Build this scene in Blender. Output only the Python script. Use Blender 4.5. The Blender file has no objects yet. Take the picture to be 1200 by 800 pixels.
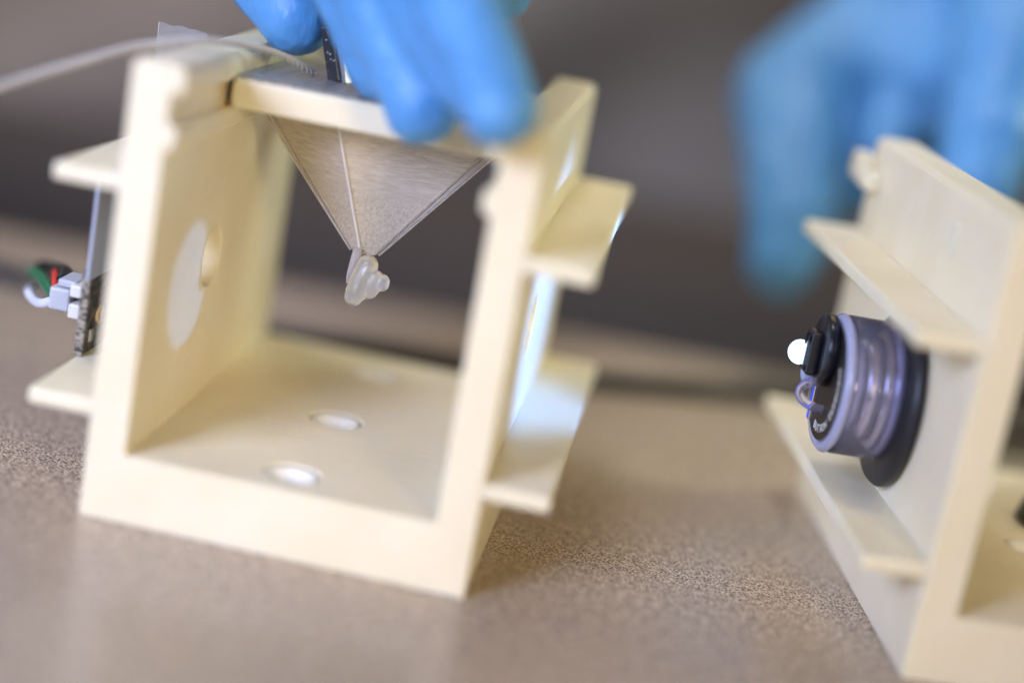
import bpy, bmesh, math, random
from mathutils import Vector, Matrix
R = math.radians
random.seed(4)
sc = bpy.context.scene
COL = sc.collection

# ------------------------------------------------------------------ camera
cam_d = bpy.data.cameras.new('camera')
cam = bpy.data.objects.new('camera', cam_d); COL.objects.link(cam)
cam_d.sensor_width = 36.0
cam_d.lens = 61.6
cam_d.clip_start = 0.005
cam_d.clip_end = 20
CR = ((0.97567152, 0.13111938, 0.17570656), (0.20267309, -0.23382987, -0.95091914), (-0.08359848, 0.96339571, -0.25471551))
m = Matrix.Identity(4)
for i in range(3):
    m[i][0] = CR[0][i]; m[i][1] = -CR[1][i]; m[i][2] = -CR[2][i]
m[0][3], m[1][3], m[2][3] = 0.08781654, -0.2611168, 0.11281375
cam.matrix_world = m
cam_d.dof.use_dof = True
cam_d.dof.focus_distance = 0.3095
cam_d.dof.aperture_fstop = 2.75
sc.camera = cam

# ------------------------------------------------------------------ world, lamps, exposure
w = bpy.data.worlds.new('World'); sc.world = w; w.use_nodes = True
bg = w.node_tree.nodes['Background']
bg.inputs[0].default_value = (1.0, 0.80, 0.58, 1)
bg.inputs[1].default_value = 0.04

def area(name, loc, target, size, power, color, spread=180):
    d = bpy.data.lights.new(name, 'AREA'); d.size = size; d.energy = power; d.color = color; d.spread = R(spread)
    o = bpy.data.objects.new(name, d); COL.objects.link(o); o.location = loc
    o.rotation_euler = (Vector(target) - Vector(loc)).to_track_quat('-Z', 'Y').to_euler()
    return o
area('key_softbox', (-0.22, -0.40, 0.24), (-0.01, 0.02, 0.03), 0.22, 0.475, (0.86, 1.0, 1.64), 70)
area('left_rear_fill', (-0.60, 0.35, 0.50), (0.05, 0.10, 0.0), 0.40, 2.6, (0.97, 1.0, 1.13))  # unseen fill added from the left rear; no window is known there
area('side_window', (0.50, 0.30, 0.30), (0.07, 0.07, 0.05), 0.16, 1.1, (0.88, 1.0, 0.85))
area('rear_warm_fill', (0.10, 0.45, 0.50), (0.06, 0.20, 0.02), 0.30, 0.62, (1.0, 0.72, 0.40))  # unseen warm fill added from behind to brighten floors and table
area('hand_fill', (0.00, 0.06, 0.55), (0.120, 0.185, 0.045), 0.12, 0.095, (1.0, 0.97, 1.0), 45)  # unseen fill added to brighten the right-hand glove
area('interior_fill', (0.34, -0.42, 0.16), (0.015, 0.045, 0.020), 0.10, 0.086, (1.0, 0.80, 0.44), 45)  # unseen warm fill added to lift the left frame's inside
sc.view_settings.view_transform = 'Standard'
sc.view_settings.look = 'None'
sc.view_settings.exposure = 0
sc.view_settings.gamma = 1
sc.cycles.use_denoising = True
sc.cycles.max_bounces = 10
sc.cycles.transmission_bounces = 8
sc.cycles.transparent_max_bounces = 12
sc.cycles.sample_clamp_indirect = 6

# ------------------------------------------------------------------ materials
def mat(name, color=(.5, .5, .5), rough=.5, metal=0, trans=0, ior=1.45, sss=0, sssr=(.003, .002, .001), emit=None, alpha=1, spec=.5, coat=0):
    mt = bpy.data.materials.new(name); mt.use_nodes = True
    b = mt.node_tree.nodes['Principled BSDF']
    b.inputs['Base Color'].default_value = (*color, 1)
    b.inputs['Roughness'].default_value = rough
    b.inputs['Metallic'].default_value = metal
    b.inputs['Transmission Weight'].default_value = trans
    b.inputs['IOR'].default_value = ior
    b.inputs['Specular IOR Level'].default_value = spec
    b.inputs['Alpha'].default_value = alpha
    b.inputs['Coat Weight'].default_value = coat
    if sss:
        b.inputs['Subsurface Weight'].default_value = sss
        b.inputs['Subsurface Radius'].default_value = sssr
        b.inputs['Subsurface Scale'].default_value = 1.0
    if emit:
        b.inputs['Emission Color'].default_value = (*emit[0], 1)
        b.inputs['Emission Strength'].default_value = emit[1]
    return mt
def nd(mt, t, **kw):
    n = mt.node_tree.nodes.new(t)
    for k, v in kw.items(): setattr(n, k, v)
    return n
def lk(mt, a, b): mt.node_tree.links.new(a, b)
def coords(mt, scale=(1, 1, 1), rot=(0, 0, 0)):
    tc = nd(mt, 'ShaderNodeTexCoord'); mp = nd(mt, 'ShaderNodeMapping')
    mp.inputs['Scale'].default_value = scale; mp.inputs['Rotation'].default_value = rot
    lk(mt, tc.outputs['Object'], mp.inputs['Vector']); return mp.outputs[0]
def noise(mt, vec, scale, detail=2, rough=.5):
    n = nd(mt, 'ShaderNodeTexNoise'); n.inputs['Scale'].default_value = scale
    n.inputs['Detail'].default_value = detail; n.inputs['Roughness'].default_value = rough
    lk(mt, vec, n.inputs['Vector']); return n.outputs['Fac']
def ramp(mt, fac, stops):
    r = nd(mt, 'ShaderNodeValToRGB'); e = r.color_ramp.elements
    while len(e) < len(stops): e.new(.5)
    for q, (pos, c) in zip(e, stops):
        q.position = pos; q.color = (*c, 1) if len(c) == 3 else c
    lk(mt, fac, r.inputs[0]); return r.outputs[0]
def bump(mt, h, strength, dist, base=None):
    b = nd(mt, 'ShaderNodeBump'); b.inputs['Strength'].default_value = strength; b.inputs['Distance'].default_value = dist
    lk(mt, h, b.inputs['Height'])
    if base: lk(mt, base, b.inputs['Normal'])
    return b.outputs[0]
def P(mt): return mt.node_tree.nodes['Principled BSDF']

# cream printed plastic: faint layer lines and blotches
PRINT = mat('cream_printed_plastic', (.84, .76, .575), .42, sss=.35, sssr=(.0035, .0026, .0012), spec=.45)
v = coords(PRINT)
big = noise(PRINT, v, 60, 3)
lk(PRINT, ramp(PRINT, big, [(.3, (.85, .745, .50)), (.7, (.90, .81, .58))]), P(PRINT).inputs['Base Color'])
lines_h = noise(PRINT, coords(PRINT, (25, 60, 3600)), 1, 1)
lines_f = noise(PRINT, coords(PRINT, (25, 2300, 60)), 1, 1)
pit = noise(PRINT, v, 700, 2)
n1 = bump(PRINT, lines_h, .38, .0002)
n2 = bump(PRINT, lines_f, .38, .0002, n1)
n3 = bump(PRINT, ramp(PRINT, pit, [(.22, (0, 0, 0)), (.32, (1, 1, 1))]), .25, .0002, n2)
lk(PRINT, n3, P(PRINT).inputs['Normal'])

# speckled laminate
TABLE = mat('speckled_laminate', (.3, .25, .22), .3, spec=.5)
v = coords(TABLE)
vs = coords(TABLE, (1, .8, 1), (0, 0, .5))
f1 = noise(TABLE, vs, 2300, 2, .6)
f2 = noise(TABLE, v, 620, 2, .6)
mx = nd(TABLE, 'ShaderNodeMix'); mx.data_type = 'FLOAT'; mx.inputs[0].default_value = .25
lk(TABLE, f1, mx.inputs[2]); lk(TABLE, f2, mx.inputs[3])
lk(TABLE, ramp(TABLE, mx.outputs[0], [(.37, (.085, .066, .049)), (.46, (.31, .243, .172)), (.53, (.59, .46, .325)), (.62, (.88, .70, .49))]), P(TABLE).inputs['Base Color'])
rg = noise(TABLE, v, 30, 2)
lk(TABLE, ramp(TABLE, rg, [(.3, (.19, .19, .19)), (.7, (.29, .29, .29))]), P(TABLE).inputs['Roughness'])
lk(TABLE, bump(TABLE, f1, .18, .00012), P(TABLE).inputs['Normal'])

CLOTH = mat('taupe_cloth', (.17, .145, .13), .85)
v = coords(CLOTH)
lk(CLOTH, ramp(CLOTH, noise(CLOTH, v, 9, 3), [(.3, (.36, .30, .265)), (.7, (.52, .44, .385))]), P(CLOTH).inputs['Base Color'])

GLOVE = mat('blue_nitrile', (.07, .28, .60), .44, sss=.12, sssr=(.0008, .001, .002), spec=.5)
v = coords(GLOVE)
lk(GLOVE, ramp(GLOVE, noise(GLOVE, v, 80, 3), [(.3, (.088, .295, .57)), (.7, (.118, .345, .63))]), P(GLOVE).inputs['Base Color'])
g1 = noise(GLOVE, coords(GLOVE, (1, 1, .35)), 320, 3)
g2 = noise(GLOVE, v, 2600, 1)
lk(GLOVE, bump(GLOVE, g2, .12, .0001, bump(GLOVE, g1, .6, .0008)), P(GLOVE).inputs['Normal'])

# frosted funnel wall: brushed horizontal streaks above, sandy below
FROST = mat('frosted_clear_plastic', (.60, .55, .50), .36, metal=0.05, trans=.4, ior=1.4)
st = noise(FROST, coords(FROST, (330, 330, 2300), (.0, .19, 0)), 1, 3, .6)
gr = noise(FROST, coords(FROST), 2100, 2)
tc = nd(FROST, 'ShaderNodeTexCoord'); sx = nd(FROST, 'ShaderNodeSeparateXYZ'); lk(FROST, tc.outputs['Object'], sx.inputs[0])
mr = nd(FROST, 'ShaderNodeMapRange'); mr.inputs[1].default_value = .0525; mr.inputs[2].default_value = .0565
lk(FROST, sx.outputs['Z'], mr.inputs[0])
mx = nd(FROST, 'ShaderNodeMix'); mx.data_type = 'FLOAT'
lk(FROST, mr.outputs[0], mx.inputs[0]); lk(FROST, gr, mx.inputs[2]); lk(FROST, st, mx.inputs[3])
lk(FROST, ramp(FROST, mx.outputs[0], [(.28, (.64, .565, .46)), (.72, (.94, .845, .70))]), P(FROST).inputs['Base Color'])
lk(FROST, bump(FROST, mx.outputs[0], .5, .00025), P(FROST).inputs['Normal'])

CLEAR = mat('clear_plastic', (.95, .94, .92), .12, trans=1, ior=1.42)
FILM = mat('clear_film', (.85, .86, .88), .22, trans=.85, ior=1.3)
lk(FILM, bump(FILM, noise(FILM, coords(FILM), 500, 3), .5, .0004), P(FILM).inputs['Normal'])
GREYFILM = mat('grey_film', (.45, .47, .51), .35)
GEL = mat('translucent_gel', (.97, .92, .78), .13, trans=.78, ior=1.33, sss=.3, sssr=(.003, .0025, .0018))
lk(GEL, bump(GEL, noise(GEL, coords(GEL), 900, 3), .35, .0003), P(GEL).inputs['Normal'])
BRAID = mat('white_braid', (.50, .46, .40), .5, sss=.2)
RUBBER = mat('black_rubber', (.018, .018, .02), .38)
lk(RUBBER, bump(RUBBER, noise(RUBBER, coords(RUBBER), 1500, 2), .15, .0001), P(RUBBER).inputs['Normal'])
BLACKP = mat('black_plastic', (.012, .013, .018), .25)
STEEL = mat('steel', (.62, .58, .54), .28, metal=1)
DSTEEL = mat('black_oxide', (.02, .02, .02), .45, metal=.3)
lk(DSTEEL, ramp(DSTEEL, noise(DSTEEL, coords(DSTEEL), 1600, 2), [(.62, (.02, .02, .02)), (.72, (.3, .29, .27))]), P(DSTEEL).inputs['Base Color'])
GOLD = mat('brass', (.83, .55, .22), .28, metal=1)
PCB = mat('dark_circuit_board', (.035, .033, .028), .4)
lk(PCB, ramp(PCB, noise(PCB, coords(PCB, (400, 400, 900)), 1, 3), [(.4, (.018, .018, .016)), (.68, (.16, .14, .10))]), P(PCB).inputs['Base Color'])
PCBEDGE = mat('board_edge', (.20, .16, .10), .6)
lk(PCBEDGE, ramp(PCBEDGE, noise(PCBEDGE, coords(PCBEDGE, (900, 900, 2200)), 1, 2), [(.38, (.05, .042, .03)), (.62, (.42, .36, .25))]), P(PCBEDGE).inputs['Base Color'])
WHITEP = mat('white_plastic', (.55, .55, .55), .4, sss=.2, sssr=(.002, .002, .002))
CREAMP = mat('cream_connector', (.85, .80, .68), .4)
def wire_mat(n, c): return mat(n, c, .38)
W_RED, W_GRN, W_WHT, W_BLK = wire_mat('red_wire', (.75, .035, .02)), wire_mat('green_wire', (.008, .16, .06)), wire_mat('white_wire', (.75, .75, .80)), wire_mat('black_wire', (.012, .012, .012))
HOUSING = mat('clear_blue_housing', (.80, .80, .97), .08, trans=.91, ior=1.14, spec=.8)
RIMM = mat('blue_tinted_rim', (.70, .73, .95), .14, trans=.55, ior=1.45)
SILVER = mat('silver_ring', (.86, .80, .75), .26, metal=1)
DARKR = mat('dark_ring', (.28, .26, .26), .3, metal=.7)
LAV = mat('lavender_ring', (.68, .66, .76), .2, metal=.5)
FACE = mat('black_face', (.012, .010, .009), .32)
LETTER = mat('pale_lettering', (.62, .60, .52), .5)
BLUE = mat('blue_strip', (.03, .10, .75), .25, emit=((.05, .16, 1.0), .35))
LENS = mat('led_lens_plastic', (.62, .76, 1.0), .05, trans=1, ior=1.12)
LEDM = mat('lit_led', (1, 1, 1), .3, emit=((.74, .88, 1.0), 2.0))

# ------------------------------------------------------------------ helpers
def link(name, me, material, parent=None, smooth=False):
    o = bpy.data.objects.new(name, me); COL.objects.link(o)
    if material: me.materials.clear(); me.materials.append(material)
    if smooth:
        for f in me.polygons: f.use_smooth = True
    if parent: o.parent = parent
    return o
def bobj(name, bm, material, parent=None, smooth=False):
    bmesh.ops.recalc_face_normals(bm, faces=bm.faces[:])
    me = bpy.data.meshes.new(name); bm.to_mesh(me); bm.free()
    return link(name, me, material, parent, smooth)
def bake(o):
    dg = bpy.context.evaluated_depsgraph_get()
    dg.update()
    me = bpy.data.meshes.new_from_object(o.evaluated_get(dg))
    o.modifiers.clear(); old = o.data; o.data = me
    bpy.data.meshes.remove(old)
    return o
def tag(o, label, cat, group=None):
    o['label'] = label; o['category'] = cat
    if group: o['group'] = group
    return o
def thing(name, label, cat, loc=(0, 0, 0), group=None):
    o = bpy.data.objects.new(name, None); COL.objects.link(o); o.location = loc
    o.empty_display_size = .01
    return tag(o, label, cat, group)
def box(bm, a, b):
    r = bmesh.ops.create_cube(bm, size=1)
    for q in r['verts']:
        q.co = Vector([a[i] + (q.co[i] + .5) * (b[i] - a[i]) for i in range(3)])
    return r['verts']
def bevbox(name, a, b, material, parent=None, bev=.0004, seg=2):
    bm = bmesh.new(); box(bm, a, b)
    bmesh.ops.bevel(bm, geom=bm.edges[:], offset=bev, segments=seg, affect='EDGES', profile=.5)
    return bobj(name, bm, material, parent)
def catmull(pts, n):
    out = []
    P_ = [Vector(p) for p in pts]
    P_ = [P_[0] * 2 - P_[1]] + P_ + [P_[-1] * 2 - P_[-2]]
    for i in range(1, len(P_) - 2):
        for k in range(n):
            t = k / n
            a, b, c, d = P_[i - 1], P_[i], P_[i + 1], P_[i + 2]
            out.append(.5 * ((2 * b) + (c - a) * t + (2 * a - 5 * b + 4 * c - d) * t * t + (3 * b - a - 3 * c + d) * t ** 3))
    out.append(P_[-2]); return out
def tube(bm, pts, rad, sides=12, caps=True):
    rings = []; n = None
    for i, p in enumerate(pts):
        t = (pts[min(i + 1, len(pts) - 1)] - pts[max(i - 1, 0)]).normalized()
        if n is None:
            n = t.cross(Vector((0, 0, 1)) if abs(t.z) < .9 else Vector((1, 0, 0))).normalized()
        else:
            n = (n - t * n.dot(t)).normalized()
        b = t.cross(n)
        r = rad[i] if isinstance(rad, (list, tuple)) else rad
        rings.append([bm.verts.new(p + r * (math.cos(a) * n + math.sin(a) * b)) for a in [2 * math.pi * k / sides for k in range(sides)]])
    for A, B in zip(rings, rings[1:]):
        for k in range(sides): bm.faces.new((A[k], A[(k + 1) % sides], B[(k + 1) % sides], B[k]))
    if caps:
        bm.faces.new(rings[0][::-1]); bm.faces.new(rings[-1])
def lathe(bm, prof, origin, axis='x', sides=48):
    # prof: (along, radius) ; axis x
    rings = []
    for a, r in prof:
        ring = []
        for k in range(sides):
            t = 2 * math.pi * k / sides
            ring.append(bm.verts.new(Vector(origin) + (Vector((a, r * math.cos(t), r * math.sin(t))) if axis == 'x' else Vector((r * math.cos(t), r * math.sin(t), a)))))
        rings.append(ring)
    for A, B in zip(rings, rings[1:]):
        for k in range(sides): bm.faces.new((A[k], A[(k + 1) % sides], B[(k + 1) % sides], B[k]))
    return rings
def capring(bm, ring): bm.faces.new(ring)

# ------------------------------------------------------------------ table and backdrop
u = Vector((math.cos(.0866), -math.sin(.0866)) + (0,)) if False else Vector((.9963, .0865, 0))
bm = bmesh.new()
hd = Vector((-.0865, .9963, 0))   # heading of the camera over the table
rt = Vector((.9963, .0865, 0))
org = Vector((.088, -.26, 0))
vs_ = [org + rt * a + hd * b for a, b in ((-1.2, -.5), (1.2, -.5), (1.2, .435), (-1.2, .435))]
bm.faces.new([bm.verts.new(q) for q in vs_])
RB = .075
prev = None
for k in range(13):                      # rear edge rounded off so the table darkens gradually there
    t = math.pi / 2 * k / 12
    off = hd * (.435 + RB * math.sin(t)) + Vector((0, 0, -RB * (1 - math.cos(t))))
    cur = [bm.verts.new(org + rt * 1.2 + off), bm.verts.new(org - rt * 1.2 + off)]
    if prev: bm.faces.new((prev[0], cur[0], cur[1], prev[1]))
    prev = cur
lowv = [bm.verts.new(org + rt * a + hd * b + Vector((0, 0, -.13))) for a, b in ((1.2, .51), (-1.2, .51), (-1.2, -.5), (1.2, -.5))]
bm.faces.new((prev[0], lowv[0], lowv[1], prev[1])); bm.faces.new((lowv[0], lowv[3], lowv[2], lowv[1]))
bmesh.ops.remove_doubles(bm, verts=bm.verts[:], dist=1e-6)
o = bobj('table_top', bm, TABLE, None, True); o['kind'] = 'structure'

bm = bmesh.new()
NX, NZ = 120, 40
gv = []
for j in range(NZ + 1):
    row = []
    for i in range(NX + 1):
        a = -1.6 + 3.2 * i / NX; z = -.6 + 1.8 * j / NZ
        s = (a * .55 - z * .95)
        d = .86 + .045 * math.sin(s * 17) + .03 * math.sin(s * 31 + 1.3) + .02 * math.sin(a * 9 + z * 4)
        row.append(bm.verts.new(org + rt * a + hd * d + Vector((0, 0, z))))
    gv.append(row)
for j in range(NZ):
    for i in range(NX): bm.faces.new((gv[j][i], gv[j][i + 1], gv[j + 1][i + 1], gv[j + 1][i]))
o = bobj('backdrop', bm, CLOTH, smooth=True); o['kind'] = 'structure'
DARKBAND = mat('dark_band', (.100, .080, .070), .8)  # made-up dark sheet giving the dark band behind the table
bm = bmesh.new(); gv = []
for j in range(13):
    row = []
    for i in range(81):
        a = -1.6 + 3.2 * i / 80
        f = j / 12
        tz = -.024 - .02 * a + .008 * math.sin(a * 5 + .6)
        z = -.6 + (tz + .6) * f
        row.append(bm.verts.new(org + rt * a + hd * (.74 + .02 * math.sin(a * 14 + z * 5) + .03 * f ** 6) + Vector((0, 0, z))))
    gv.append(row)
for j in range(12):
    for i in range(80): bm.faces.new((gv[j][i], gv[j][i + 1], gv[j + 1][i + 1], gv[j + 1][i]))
o = bobj('lower_backdrop', bm, DARKBAND, smooth=True); o['kind'] = 'structure'
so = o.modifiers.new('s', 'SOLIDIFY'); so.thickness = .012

# ------------------------------------------------------------------ printed cube frames
W_, D_, H_ = .065, .087, .0758
T, TF = .0066, .0118
ZL, ZU, FT, EX = .0199, .0572, .0027, .0108
HY, HZ, HR = .035, .0385, .0055
def frame_body(parent):
    lip, bmp = .0021, .0016
    L = [(T, TF), (T, .0625), (T + .0006, .0622), (T + bmp, .0630), (T + bmp, .0658), (T + bmp - .0004, .0663), (T, .0663), (T, .0712), (T + lip - .0006, .0712), (T + lip, .0718), (T + lip, H_ - .0012), (T + lip - .0012, H_), (.0010, H_), (0, H_ - .001)]
    prof = [(0.0004, 0), (W_ - .0004, 0), (W_, .0004)]
    prof += [(W_ - x, z) for x, z in L[::-1]]
    prof += L + [(0, .0004)]
    bm = bmesh.new()
    A = [bm.verts.new((x, 0, z)) for x, z in prof]; B = [bm.verts.new((x, D_, z)) for x, z in prof]
    fa = bm.faces.new(A); fb = bm.faces.new(B[::-1])
    n = len(prof)
    for k in range(n): bm.faces.new((A[k], B[k], B[(k + 1) % n], A[(k + 1) % n]))
    o = bobj('frame_body', bm, PRINT, parent)
    cut = bmesh.new()
    for x in (-.004, W_ - T - .004):   # round window in each side wall
        r = lathe(cut, [(x, HR), (x + .015, HR)], (0, HY + (.0008 if x < 0 else -.0010), HZ), 'x', 40); cut.faces.new(r[0][::-1]); cut.faces.new(r[1])
    for y in (.0085, .0405, .0745):
        r = lathe(cut, [(TF - .0034, .0036), (TF - .0031, .0041), (TF + .002, .0054)], (W_ / 2, y, 0), 'z', 36); cut.faces.new(r[0][::-1]); cut.faces.new(r[2])
    bmesh.ops.recalc_face_normals(cut, faces=cut.faces[:])
    cme = bpy.data.meshes.new('cutter'); cut.to_mesh(cme); cut.free()
    co = bpy.data.objects.new('cutter', cme); COL.objects.link(co)
    md = o.modifiers.new('b', 'BOOLEAN'); md.object = co; md.operation = 'DIFFERENCE'; md.solver = 'EXACT'
    bv = o.modifiers.new('v', 'BEVEL'); bv.width = .00045; bv.segments = 2; bv.limit_method = 'ANGLE'; bv.angle_limit = R(50)
    bake(o)
    bpy.data.objects.remove(co); bpy.data.meshes.remove(cme)
    o.data.materials.clear(); o.data.materials.append(PRINT)
    return o
def flange(parent, side, z):
    if side < 0: a, b = (-EX, .0002, z - FT), (.0003, D_ - .0002, z)
    else: a, b = (W_ - .0003, .0002, z - FT), (W_ + EX, D_ - .0002, z)
    return bevbox('flange', a, b, PRINT, parent, .0005, 2)
f1 = thing('printed_frame', 'cream printed open cube frame holding the clear funnel, white facing front', 'printed frame', (0, 0, 0), 'cream printed cube frames')
frame_body(f1)
for s in (-1, 1):
    for z in (ZL, ZU): flange(f1, s, z)
HOLEHI = mat('bright_hole_lining', (.95, .90, .77), .2, spec=.7)
lk(HOLEHI, bump(HOLEHI, noise(HOLEHI, coords(HOLEHI), 500, 2), .5, .0005), P(HOLEHI).inputs['Normal'])
for y in (.0085, .0405, .0745):           # added pale cups; their colour stands in for bright light in the floor holes
    bm = bmesh.new()
    rr_ = lathe(bm, [(TF - .0033, .0034), (TF - .0003, .0044), (TF - .0006, .0038), (TF - .0015, .0027), (TF - .0020, .0013), (TF - .0021, .0002)], (W_ / 2, y, 0), 'z', 32)
    bm.faces.new(rr_[0][::-1]); bm.faces.new(rr_[-1])
    bobj('hole_highlight', bm, HOLEHI, f1, True)
f2 = f1.copy(); COL.objects.link(f2)
f2.location = (.13636, .00705, 0); f2.rotation_euler = (0, 0, .17158)
f2['label'] = 'cream printed frame at the right edge with the round black button light on its wall'
for chd in list(f1.children):
    c = chd.copy(); COL.objects.link(c); c.parent = f2
M2 = Matrix.Translation(f2.location) @ Matrix.Rotation(.17158, 4, 'Z')
bevbox('latch_block', (-.0034, .0835, .0668), (-.0002, .0905, .0722), PRINT, f2, .0006)
bevbox('latch_tooth', (-.0036, .0765, .0662), (-.0002, .0822, .0698), PRINT, f2, .0007)
bevbox('light_spot_nub', (-.0005, .0255, .0645), (.0002, .0285, .0705), PRINT, f2, .0003)  # added nub standing in for a bright spot of light on the wall

# ------------------------------------------------------------------ sliding insert, funnel, gel
ins = thing('sliding_insert', 'cream rectangular insert plate slid into the top slot of the left frame', 'insert plate')
SX0, SX1, SY0, SY1, SZ0, SZ1 = T + .0003, W_ - T - .0003, .0262, .0800, .0668, .0719
BX0, BX1 = T + .0022, W_ - T - .0022
bevbox('front_bar', (BX0, SY0, SZ0), (BX1, SY0 + .0055, SZ1), PRINT, ins, .0006)
bevbox('rear_bar', (BX0, SY1 - .012, SZ0), (BX1, SY1, SZ1), PRINT, ins, .0006)
for a, b in ((SX0, SX0 + .0045), (SX1 - .0045, SX1)):
    bevbox('side_bar', (a, SY0 + .0055, SZ0), (b, SY1 - .012, .0709), PRINT, ins, .0003)
# clear cover sheet with a torn edge
bm = bmesh.new()
n = 70; x0, x1 = BX0 + .0006, BX1 - .0006
fr = []; bk = []
for i in range(n + 1):
    x = x0 + (x1 - x0) * i / n
    y = SY0 + .0008 + random.uniform(-.00035, .00035) + .0004 * math.sin(i * .6)
    zz = SZ1 + .0001 + random.uniform(0, .0003)
    fr.append((bm.verts.new((x, y, zz)), bm.verts.new((x, y, zz + .00055))))
    bk.append((bm.verts.new((x, .066, SZ1 + .0001)), bm.verts.new((x, .066, SZ1 + .0005))))
for i in range(n):
    a, b, c, d = fr[i], fr[i + 1], bk[i + 1], bk[i]
    bm.faces.new((a[1], b[1], c[1], d[1])); bm.faces.new((a[0], d[0], c[0], b[0])); bm.faces.new((a[0], b[0], b[1], a[1])); bm.faces.new((d[0], d[1], c[1], c[0]))
bm.faces.new((fr[0][0], fr[0][1], bk[0][1], bk[0][0])); bm.faces.new((fr[n][0], bk[n][0], bk[n][1], fr[n][1]))
cs = bobj('cover_sheet', bm, FILM)
tag(cs, 'thin clear plastic sheet with a torn front edge lying on the insert plate', 'plastic sheet')

fu = thing('funnel', 'clear frosted inverted pyramid funnel hanging under the insert plate', 'funnel')
ZT = .0667
Lc, Rc, Fc, Bc = Vector((.0088, .0455, ZT)), Vector((.0524, .0452, ZT)), Vector((.0257, .0343, ZT)), Vector((.0350, .0600, ZT))
ap = Vector((.0334, .0385, .0437))
def apx(c, s): return ap + (Vector((c.x, c.y, ap.z)) - ap) * s
S_ = .105
La, Ra, Fa, Ba = apx(Lc, S_), apx(Rc, S_ * .8), apx(Fc, S_), apx(Bc, S_)
La.z = Ra.z = .0438
def panel(name, q, th, material):
    bm = bmesh.new()
    nrm = (q[1] - q[0]).cross(q[2] - q[0]).normalized()
    c = sum(q, Vector()) / 4
    if nrm.dot(c - Vector((.0334, .0440, c.z))) < 0: nrm = -nrm
    a = [bm.verts.new(p) for p in q]; b = [bm.verts.new(p - nrm * th) for p in q]
    bm.faces.new(a); bm.faces.new(b[::-1])
    for k in range(4): bm.faces.new((a[k], b[k], b[(k + 1) % 4], a[(k + 1) % 4]))
    return bobj(name, bm, material, fu)
panel('funnel_wall', [Lc, Fc, Fa, La], .0005, FROST)
panel('funnel_wall', [Fc, Rc, Ra, Fa], .0005, FROST)
panel('funnel_wall', [Rc, Bc, Ba, Ra], .0005, FROST)
panel('funnel_wall', [Bc, Lc, La, Ba], .0005, FROST)
def seam(name, a, b, r0, r1, material):
    bm = bmesh.new(); pts = [a.lerp(b, t / 14) for t in range(15)]
    tube(bm, pts, [r0 + (r1 - r0) * t / 14 for t in range(15)], 10); return bobj(name, bm, material, fu, True)
SEAM = mat('pale_seam', (.88, .83, .77), .45, trans=.3)
lk(SEAM, bump(SEAM, noise(SEAM, coords(SEAM), 1400, 2), .6, .0003), P(SEAM).inputs['Normal'])
seam('ridge_highlight', Fc + Vector((0, -.0001, 0)), Fa, .00034, .00030, SEAM)  # pale tube: the ridge highlight is put into its colour
FINM = mat('milky_fin', (.80, .74, .68), .22, trans=.55, ior=1.2)
# clear side fins with thickness
def fin(c, a, dx, dy):
    bm = bmesh.new()
    out = Vector((dx, dy, 0)); q = [c, c + out, a + out * .28, a]
    th = Vector((0, .0011, 0))
    A = [bm.verts.new(p) for p in q]; B = [bm.verts.new(p + th) for p in q]
    bm.faces.new(A); bm.faces.new(B[::-1])
    for k in range(4): bm.faces.new((A[k], B[k], B[(k + 1) % 4], A[(k + 1) % 4]))
    bmesh.ops.recalc_face_normals(bm, faces=bm.faces[:])
    bmesh.ops.bevel(bm, geom=bm.edges[:], offset=.0002, segments=2, affect='EDGES')
    return bobj('clear_fin', bm, FINM, fu)
fin(Lc, La, -.0017, .0006); fin(Rc, Ra, .0017, .0004)
seam('edge_seam', Lc + Vector((-.0017, .001, 0)), La + Vector((-.0005, .0006, 0)), .00028, .00022, SEAM)
seam('edge_seam', Rc + Vector((.0017, .001, 0)), Ra + Vector((.0005, .0006, 0)), .00028, .00022, SEAM)
bm = bmesh.new()
tube(bm, [Vector(q) for q in ((.0322, .0378, .0448), (.0318, .0372, .0425), (.0315, .0366, .0400), (.0316, .0362, .0385))], [.0010, .0008, .0006, .0005], 12)
bobj('nozzle', bm, FINM, fu, True)

def blob(chains, voxel, smooth, name, material, parent=None, disp=None):
    bm = bmesh.new()
    for chn in chains:
        pts = []
        for k in range(len(chn) - 1):
            a, b = chn[k], chn[k + 1]
            L = (Vector(b[:3]) - Vector(a[:3])).length
            st_ = max(2, int(L / (min(a[3], b[3]) * .35)))
            for t in range(st_):
                f = t / st_; pts.append([a[i] + (b[i] - a[i]) * f for i in range(4)])
        pts.append(chn[-1])
        for x, y, z, r in pts:
            bmesh.ops.create_icosphere(bm, subdivisions=2, radius=r, matrix=Matrix.Translation((x, y, z)))
    me = bpy.data.meshes.new(name); bm.to_mesh(me); bm.free()
    o = link(name, me, material, parent)
    r = o.modifiers.new('r', 'REMESH'); r.mode = 'VOXEL'; r.voxel_size = voxel
    s = o.modifiers.new('s', 'SMOOTH'); s.iterations = smooth; s.factor = .5
    for sz, stg in (disp or []):
        tx = bpy.data.textures.new('wrinkle', 'CLOUDS'); tx.noise_scale = sz; tx.noise_depth = 2
        dm = o.modifiers.new('d', 'DISPLACE'); dm.texture = tx; dm.strength = stg; dm.mid_level = .5; dm.texture_coords = 'LOCAL'
    bake(o)
    o.data.materials.clear(); o.data.materials.append(material)
    for f in o.data.polygons: f.use_smooth = True
    return o
g = blob([[(.0345, .0362, .0424, .0020), (.0341, .0357, .0402, .00225), (.0335, .0351, .0378, .0021), (.0331, .0349, .0366, .0017)],
          [(.0364, .0354, .0408, .0013), (.0362, .0352, .0393, .0017), (.0357, .0352, .0382, .0015)],
          [(.0378, .0358, .0405, .0011), (.0377, .0358, .0396, .00125)]], .00016, 5, 'gel_drop', GEL, None, [(.0012, .0003)])
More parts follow.
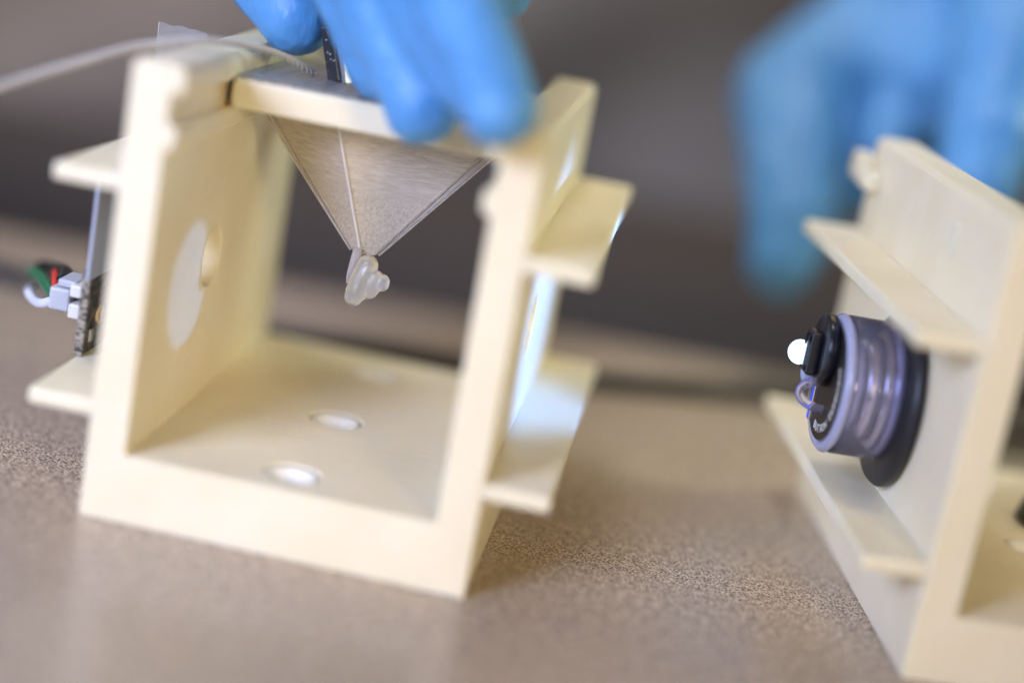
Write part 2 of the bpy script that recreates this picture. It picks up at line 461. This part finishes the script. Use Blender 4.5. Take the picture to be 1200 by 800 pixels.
tag(g, 'small lumpy translucent gel drop hanging from the tip of the funnel', 'gel')

# spatula gripped by the fingers
sp = thing('tweezers', 'black and steel tweezers held between the blue gloved fingers of the left hand', 'tweezers')
def blade(name, a, b, w, th, material):
    bm = bmesh.new()
    a, b = Vector(a), Vector(b); t = (b - a).normalized(); y = Vector((.25, .95, .2)); y = (y - t * y.dot(t)).normalized(); x = t.cross(y)
    A = [bm.verts.new(a + x * sx * w + y * sy * th) for sx, sy in ((-.5, -.5), (.5, -.5), (.5, .5), (-.5, .5))]
    B = [bm.verts.new(b + x * sx * w + y * sy * th) for sx, sy in ((-.5, -.5), (.5, -.5), (.5, .5), (-.5, .5))]
    bm.faces.new(A[::-1]); bm.faces.new(B)
    for k in range(4): bm.faces.new((A[k], A[(k + 1) % 4], B[(k + 1) % 4], B[k]))
    bmesh.ops.recalc_face_normals(bm, faces=bm.faces[:])
    bmesh.ops.bevel(bm, geom=bm.edges[:], offset=.0001, segments=2, affect='EDGES')
    return bobj(name, bm, material, sp)
blade('black_blade', (.0136, .0500, .0955), (.0229, .0415, .0722), .0021, .0022, DSTEEL)
blade('steel_blade', (.0153, .0503, .0958), (.0244, .0422, .0722), .0015, .0020, STEEL)

# ------------------------------------------------------------------ braided line, clear tab
tb = thing('braided_line', 'thin whitish braided line arching in from the left over the frame top', 'braided line')
path = catmull([(-.0470, -.0150, .0495), (-.0342, -.0048, .0588), (-.0224, .0044, .0664), (-.0114, .0110, .0721), (-.0045, .0166, .0753), (.0032, .0209, .0773), (.0091, .0286, .0772), (.0142, .0357, .0757), (.0185, .0415, .0732)], 40)
for k in range(3):
    pts = []
    acc = 0
    for i, q in enumerate(path):
        if i: acc += (q - path[i - 1]).length
        t = (path[min(i + 1, len(path) - 1)] - path[max(i - 1, 0)]).normalized()
        n_ = t.cross(Vector((0, 0, 1))).normalized(); b_ = t.cross(n_)
        a = acc / .0036 * 2 * math.pi + k * 2 * math.pi / 3
        pts.append(q + .00040 * (math.cos(a) * n_ + math.sin(a) * b_))
    bm = bmesh.new(); tube(bm, pts, .00030, 8); bobj('strand', bm, BRAID, tb, True)

bm = bmesh.new()
A = []; B = []
nn = 14
for i in range(nn + 1):
    f = i / nn
    x = -.0094 + .0086 * f; y = .040 + .001 * math.sin(f * 3)
    zt = .0768 - .0004 * f + random.uniform(-.0002, .0002)
    A.append([bm.verts.new((x, y, ZU)), bm.verts.new((x - .0003 + .0003 * f, y, zt))])
    B.append([bm.verts.new((x, y + .0004, ZU)), bm.verts.new((x - .0003 + .0003 * f, y + .0004, zt))])
for i in range(nn):
    bm.faces.new((A[i][0], A[i + 1][0], A[i + 1][1], A[i][1])); bm.faces.new((B[i][0], B[i][1], B[i + 1][1], B[i + 1][0])); bm.faces.new((A[i][1], A[i + 1][1], B[i + 1][1], B[i][1]))
    bm.faces.new((A[i][0], B[i][0], B[i + 1][0], A[i + 1][0]))
bm.faces.new((A[0][0], A[0][1], B[0][1], B[0][0])); bm.faces.new((A[nn][0], B[nn][0], B[nn][1], A[nn][1]))
tag(bobj('clear_tab', bm, FILM), 'small clear plastic tab with a ragged edge standing on the upper left flange', 'plastic tab')

# ------------------------------------------------------------------ sensor board with plug and wires on the left flange
pb = thing('circuit_board', 'dark circuit board with a brass hole standing on the lower left flange', 'circuit board')
bevbox('board', (-.0112, .0212, ZL + .0002), (-.0097, .0800, .0352), PCB, pb, .0001, 1)
bevbox('board_edge', (-.01118, .0205, ZL + .0002), (-.00972, .0211, .0352), PCBEDGE, pb, .0001, 1)
bm = bmesh.new()
r = lathe(bm, [(-.0097, .0017), (-.0093, .0017), (-.0093, .0008), (-.0097, .0008)], (0, .0268, .0263), 'x', 28)
bobj('mounting_hole', bm, GOLD, pb, True)
bevbox('silver_chip', (-.0097, .0222, .0222), (-.0092, .0242, .0246), SILVER, pb, .0001, 1)
bevbox('header', (-.0142, .0236, .0254), (-.0113, .0330, .0280), CREAMP, pb, .0003, 2)
bevbox('header', (-.0142, .0236, .0292), (-.0113, .0330, .0314), CREAMP, pb, .0003, 2)
gs = bevbox('grey_film', (-.0101, .0190, .0338), (-.0094, .0840, .0543), GREYFILM, None, .0002, 1)
tag(gs, 'smooth grey film strip standing between the left flanges above the circuit board', 'film strip')
pl = thing('wire_plug', 'white plug with red, green, white and black wires behind the circuit board', 'plug')
bevbox('plug_body', (-.0180, .0240, .0262), (-.0143, .0325, .0302), WHITEP, pl, .0004, 2)
bevbox('plug_key', (-.0170, .0250, .0303), (-.0135, .0315, .0316), WHITEP, pl, .0003, 2)
def wire(pts, r, m_):
    bm = bmesh.new(); tube(bm, catmull(pts, 12), r, 12); return bobj('wire', bm, m_, pl, True)
wire([(-.0178, .0262, .0292), (-.0200, .032, .0294), (-.0235, .041, .0280), (-.0285, .056, .0245)], .00070, W_RED)
wire([(-.0178, .0262, .0284), (-.0210, .032, .0276), (-.0262, .042, .0262), (-.0335, .056, .0232), (-.043, .085, .014)], .0011, W_GRN)
wire([(-.0178, .0262, .0272), (-.0208, .029, .0254), (-.0250, .036, .0236), (-.0300, .046, .0222), (-.042, .083, .012)], .0009, W_WHT)
wire([(-.0178, .0300, .0298), (-.0205, .038, .0292), (-.0265, .050, .0262), (-.0345, .062, .0225), (-.045, .088, .012)], .0014, W_BLK)

# ------------------------------------------------------------------ black cable on the table
bm = bmesh.new()
tube(bm, catmull([(-.09, .128, .0023), (-.04, .121, .0023), (-.0014, .1195, .0023), (.0214, .1240, .0023), (.0459, .1275, .0023), (.0748, .1378, .0023), (.0949, .1474, .0023), (.1126, .155, .0023), (.15, .165, .0023), (.25, .17, .0023)], 14), .0022, 14)
tag(bobj('power_cable', bm, RUBBER, None, True), 'black cable lying across the table behind both frames', 'cable')

# ------------------------------------------------------------------ button light stuck on the right frame (built in that frame's axes)
bl = thing('button_light', 'round clear button light with black face and glowing white LED on the right frame wall', 'button light')
bl.location = f2.location; bl.rotation_euler = f2.rotation_euler
BY, BZ = .0352, .0378
bm = bmesh.new()
r = lathe(bm, [(-.0003, .0150), (-.0006, .0158), (-.0016, .0159), (-.0024, .0153), (-.0027, .0120), (-.0040, .0090)], (0, BY, BZ - .0008), 'x', 64); bm.faces.new(r[0]); bm.faces.new(r[-1])
bobj('suction_cup', bm, RUBBER, bl, True)
def ring(name, x0, x1, ro, ri, material, bev=.0003):
    bm = bmesh.new()
    r = lathe(bm, [(x0, ri), (x0, ro - bev), (x0 - bev, ro), (x1 + bev, ro), (x1, ro - bev), (x1, ri), (x0, ri)], (0, BY, BZ), 'x', 64)
    return bobj(name, bm, material, bl, True)
ring('housing', -.0028, -.0113, .0122, .0116, HOUSING)
ring('rim', -.0114, -.0131, .0123, .01035, RIMM, .0007)
for k, (a, b, ro, mt_) in enumerate([(-.0030, -.0042, .0113, LAV), (-.0043, -.0060, .0110, SILVER), (-.0061, -.0068, .0104, DARKR), (-.0069, -.0088, .0112, SILVER), (-.0089, -.0094, .0105, DARKR), (-.0095, -.0112, .0110, LAV)]):
    ring('battery_ring', a, b, ro, .006, mt_)
bm = bmesh.new()
r = lathe(bm, [(-.0113, .0001), (-.0113, .0103), (-.01325, .0103), (-.01325, .0001)], (0, BY, BZ), 'x', 56); bobj('face_plate', bm, FACE, bl, False)
# round lettering
txt = 'BUTTON DUMANNT'
for i, chh in enumerate(txt):
    if chh == ' ': continue
    cu = bpy.data.curves.new('letter', 'FONT'); cu.body = chh; cu.size = .0021; cu.align_x = 'CENTER'; cu.extrude = .00005
    to = bpy.data.objects.new('letter_source', cu); COL.objects.link(to)
    dg = bpy.context.evaluated_depsgraph_get(); dg.update()
    me = bpy.data.meshes.new_from_object(to.evaluated_get(dg))
    bpy.data.objects.remove(to); bpy.data.curves.remove(cu)
    # the face looks along -x: local right = -y ... seen from -x, +y is at the left
    phi = R(-98 + i * 9.8)         # angle on the face measured from -y (screen right) upwards
    rr = .0090
    right = Vector((0, -math.cos(phi + math.pi / 2), math.sin(phi + math.pi / 2)))
    upv = Vector((0, math.cos(phi), -math.sin(phi)))
    M = Matrix.Identity(4)
    for q in range(3):
        M[q][0] = right[q]; M[q][1] = upv[q]; M[q][2] = (-1, 0, 0)[q]
    M.translation = Vector((-.0133, BY - rr * math.cos(phi), BZ + rr * math.sin(phi)))
    me.transform(M)
    link('letter', me, LETTER, bl)
# swivel clip
bm = bmesh.new()
r = lathe(bm, [(-.0132, .0001), (-.0132, .0060), (-.0135, .0064), (-.0148, .0064), (-.0152, .0060), (-.0152, .0001)], (0, BY + .0026, BZ + .0050), 'x', 40); bobj('swivel_clip', bm, BLACKP, bl, True)
cb = bevbox('clip_block', (-.0172, BY + .0005, BZ + .0004), (-.0153, BY + .0054, BZ + .0080), BLACKP, bl, .0004)
for dz in (.0016, .0038): bevbox('clip_ridge', (-.0176, BY + dz, BZ + .001), (-.0173, BY + dz + .0008, BZ + .0072), BLACKP, bl, .0001)
bm = bmesh.new()
bmesh.ops.create_uvsphere(bm, u_segments=28, v_segments=18, radius=.0020, matrix=Matrix.Translation((-.0178, BY + .0046, BZ + .0034)))
led = bobj('led', bm, LEDM, bl, True)
bm = bmesh.new()
bmesh.ops.create_uvsphere(bm, u_segments=28, v_segments=18, radius=.00225, matrix=Matrix.Translation((-.0178, BY + .0046, BZ + .0034)))
bobj('led_lens', bm, LENS, bl, True)
bm = bmesh.new()
r = lathe(bm, [(-.0148, .0016), (-.0165, .0022), (-.0165, .0026), (-.0148, .0026)], (0, BY + .0044, BZ + .0008), 'x', 28); bobj('led_collar', bm, RIMM, bl, True)
def arch(name, y, z, w_, h_, r_, material):
    bm = bmesh.new()
    pts = [Vector((-.0131 - h_ * math.sin(t), y + w_ * .35 * math.cos(t), z + w_ * math.cos(t))) for t in [math.pi * k / 20 for k in range(21)]]
    tube(bm, pts, r_, 10); return bobj(name, bm, material, bl, True)
arch('loop', BY - .0006, BZ - .0024, .0023, .0046, .0008, HOUSING)
bevbox('blue_strip', (-.0138, BY + .0046, BZ - .0086), (-.0132, BY + .0062, BZ - .0020), BLUE, bl, .0001)
bevbox('strip_guard', (-.0140, BY + .0036, BZ - .0084), (-.0132, BY + .0042, BZ - .0020), SILVER, bl, .0001)
# the LED's own light
ld = bpy.data.lights.new('led_beam', 'SPOT'); ld.energy = .185; ld.color = (.20, .45, 1.3); ld.shadow_soft_size = .0012; ld.spot_size = R(75); ld.spot_blend = .6
lo = bpy.data.objects.new('led_beam', ld); COL.objects.link(lo)
lo.location = M2 @ Vector((-.0201, BY + .0056, BZ + .0034)); lo.rotation_euler = Vector((-1, .08, -.04)).to_track_quat('-Z', 'Y').to_euler()

bm = bmesh.new()
r = lathe(bm, [(TF + .0003, .0085), (TF + .0008, .0092), (TF + .0045, .0080), (TF + .0065, .0050), (TF + .010, .0045), (TF + .0105, .0038)], (0, 0, 0), 'z', 40); bm.faces.new(r[0][::-1]); bm.faces.new(r[-1])
kn = bobj('rubber_knob', bm, RUBBER, None, True); kn.location = M2 @ Vector((.0430, .0535, 0))
tag(kn, 'black rubber knob on the floor of the right frame, cut by the picture edge', 'knob')

# ------------------------------------------------------------------ gloved hands
KN1 = {'index': (-.004, .090, .124, .0110), 'middle': (.0140, .094, .129, .0112), 'ring': (.0310, .090, .127, .0108), 'little': (.0455, .084, .121, .0095)}
WR1 = (.016, .165, .172, .022)
hand1 = [
    [(.0127, .0479, .0812, .0071), (.0059, .0521, .0877, .0087), (-.0040, .0650, .0965, .0104), (-.0180, .0980, .1150, .0120), (.004, .140, .150, .018)],
    [(.0324, .0300, .0782, .0062), (.0279, .0290, .0867, .0068), (.0215, .0327, .0955, .0077), (.0120, .0560, .1110, .0090), KN1['index'], WR1],
    [(.0427, .0165, .0741, .0063), (.0384, .0190, .0813, .0069), (.0323, .0227, .0894, .0079), (.0250, .0332, .1003, .0090), (.0210, .0560, .1150, .0098), KN1['middle'], WR1],
    [(.0577, -.0047, .0789, .0059), (.0528, .0027, .0856, .0064), (.0452, .0114, .0936, .0075), (.0376, .0225, .1026, .0085), (.0340, .0520, .1140, .0092), KN1['ring'], WR1],
    [(.0505, .0365, .0930, .0042), (.0505, .0394, .1000, .0055), (.0470, .0475, .1080, .0065), (.0460, .0640, .1150, .0080), KN1['little'], WR1],
    [(.0508, .0071, .0800, .0050), (.0458, .0123, .0850, .0061), (.0388, .0186, .0915, .0073), (.0316, .0296, .1001, .0081)],
    [(.0360, .0230, .0820, .0052), (.0330, .0235, .0890, .0062)],
    [KN1['index'], KN1['middle'], KN1['ring'], KN1['little']],
    [(.006, .128, .150, .016), (.020, .128, .152, .018), (.033, .124, .148, .015)],
    [WR1, (.020, .21, .215, .024), (.026, .27, .27, .027)]]
h1 = blob(hand1, .0009, 5, 'gloved_hand', GLOVE, None, [(.007, .0009), (.0022, .0004)])
tag(h1, 'blue gloved hand pinching the tweezers and gripping the top of the left frame', 'hand', 'blue gloved hands')
KN2 = (.1150, .2120, .0760, .0150)
hand2 = [
    [(.1124, .1668, .0330, .0088), (.1128, .1739, .0440, .0112), (.1112, .1885, .0570, .0138), (.1088, .2066, .0690, .0165), (.1290, .2284, .0890, .0180), (.152, .27, .14, .026)],
    [(.1266, .1960, .0500, .0082), (.1250, .2052, .0600, .0115), (.1240, .2153, .0720, .0140), (.1310, .2292, .0900, .0175), (.152, .27, .14, .026)],
    [(.1330, .1869, .0620, .0066), (.1356, .1984, .0743, .0084), (.1389, .2136, .0868, .0115), (.1422, .2293, .1001, .0160), (.150, .27, .14, .026)],
    [(.1487, .2053, .0511, .0063), (.1479, .2149, .0681, .0090), (.1487, .2243, .0835, .0115), (.1490, .2342, .1014, .0160), (.155, .27, .14, .026)],
    [(.1500, .1400, .0600, .0092), (.1515, .1500, .0730, .0115), (.1540, .1680, .0890, .0140), (.1590, .1990, .1080, .0190), (.160, .25, .135, .028)],
    [(.1200, .2200, .0780, .0170), (.1370, .2130, .0810, .0185), (.1450, .1980, .0790, .0150), (.1530, .1960, .0860, .0175)],
    [(.1340, .2380, .0980, .0185), (.1414, .2459, .1089, .0230), (.1588, .2404, .1214, .0240)],
    [(.150, .27, .14, .028), (.1650, .3200, .1850, .030), (.1854, .3900, .2500, .033)]]
h2 = blob(hand2, .0011, 5, 'gloved_hand', GLOVE, None, [(.008, .0018), (.0025, .0006)])
tag(h2, 'blurred blue gloved hand with a finger pointing down behind the right frame', 'hand', 'blue gloved hands')
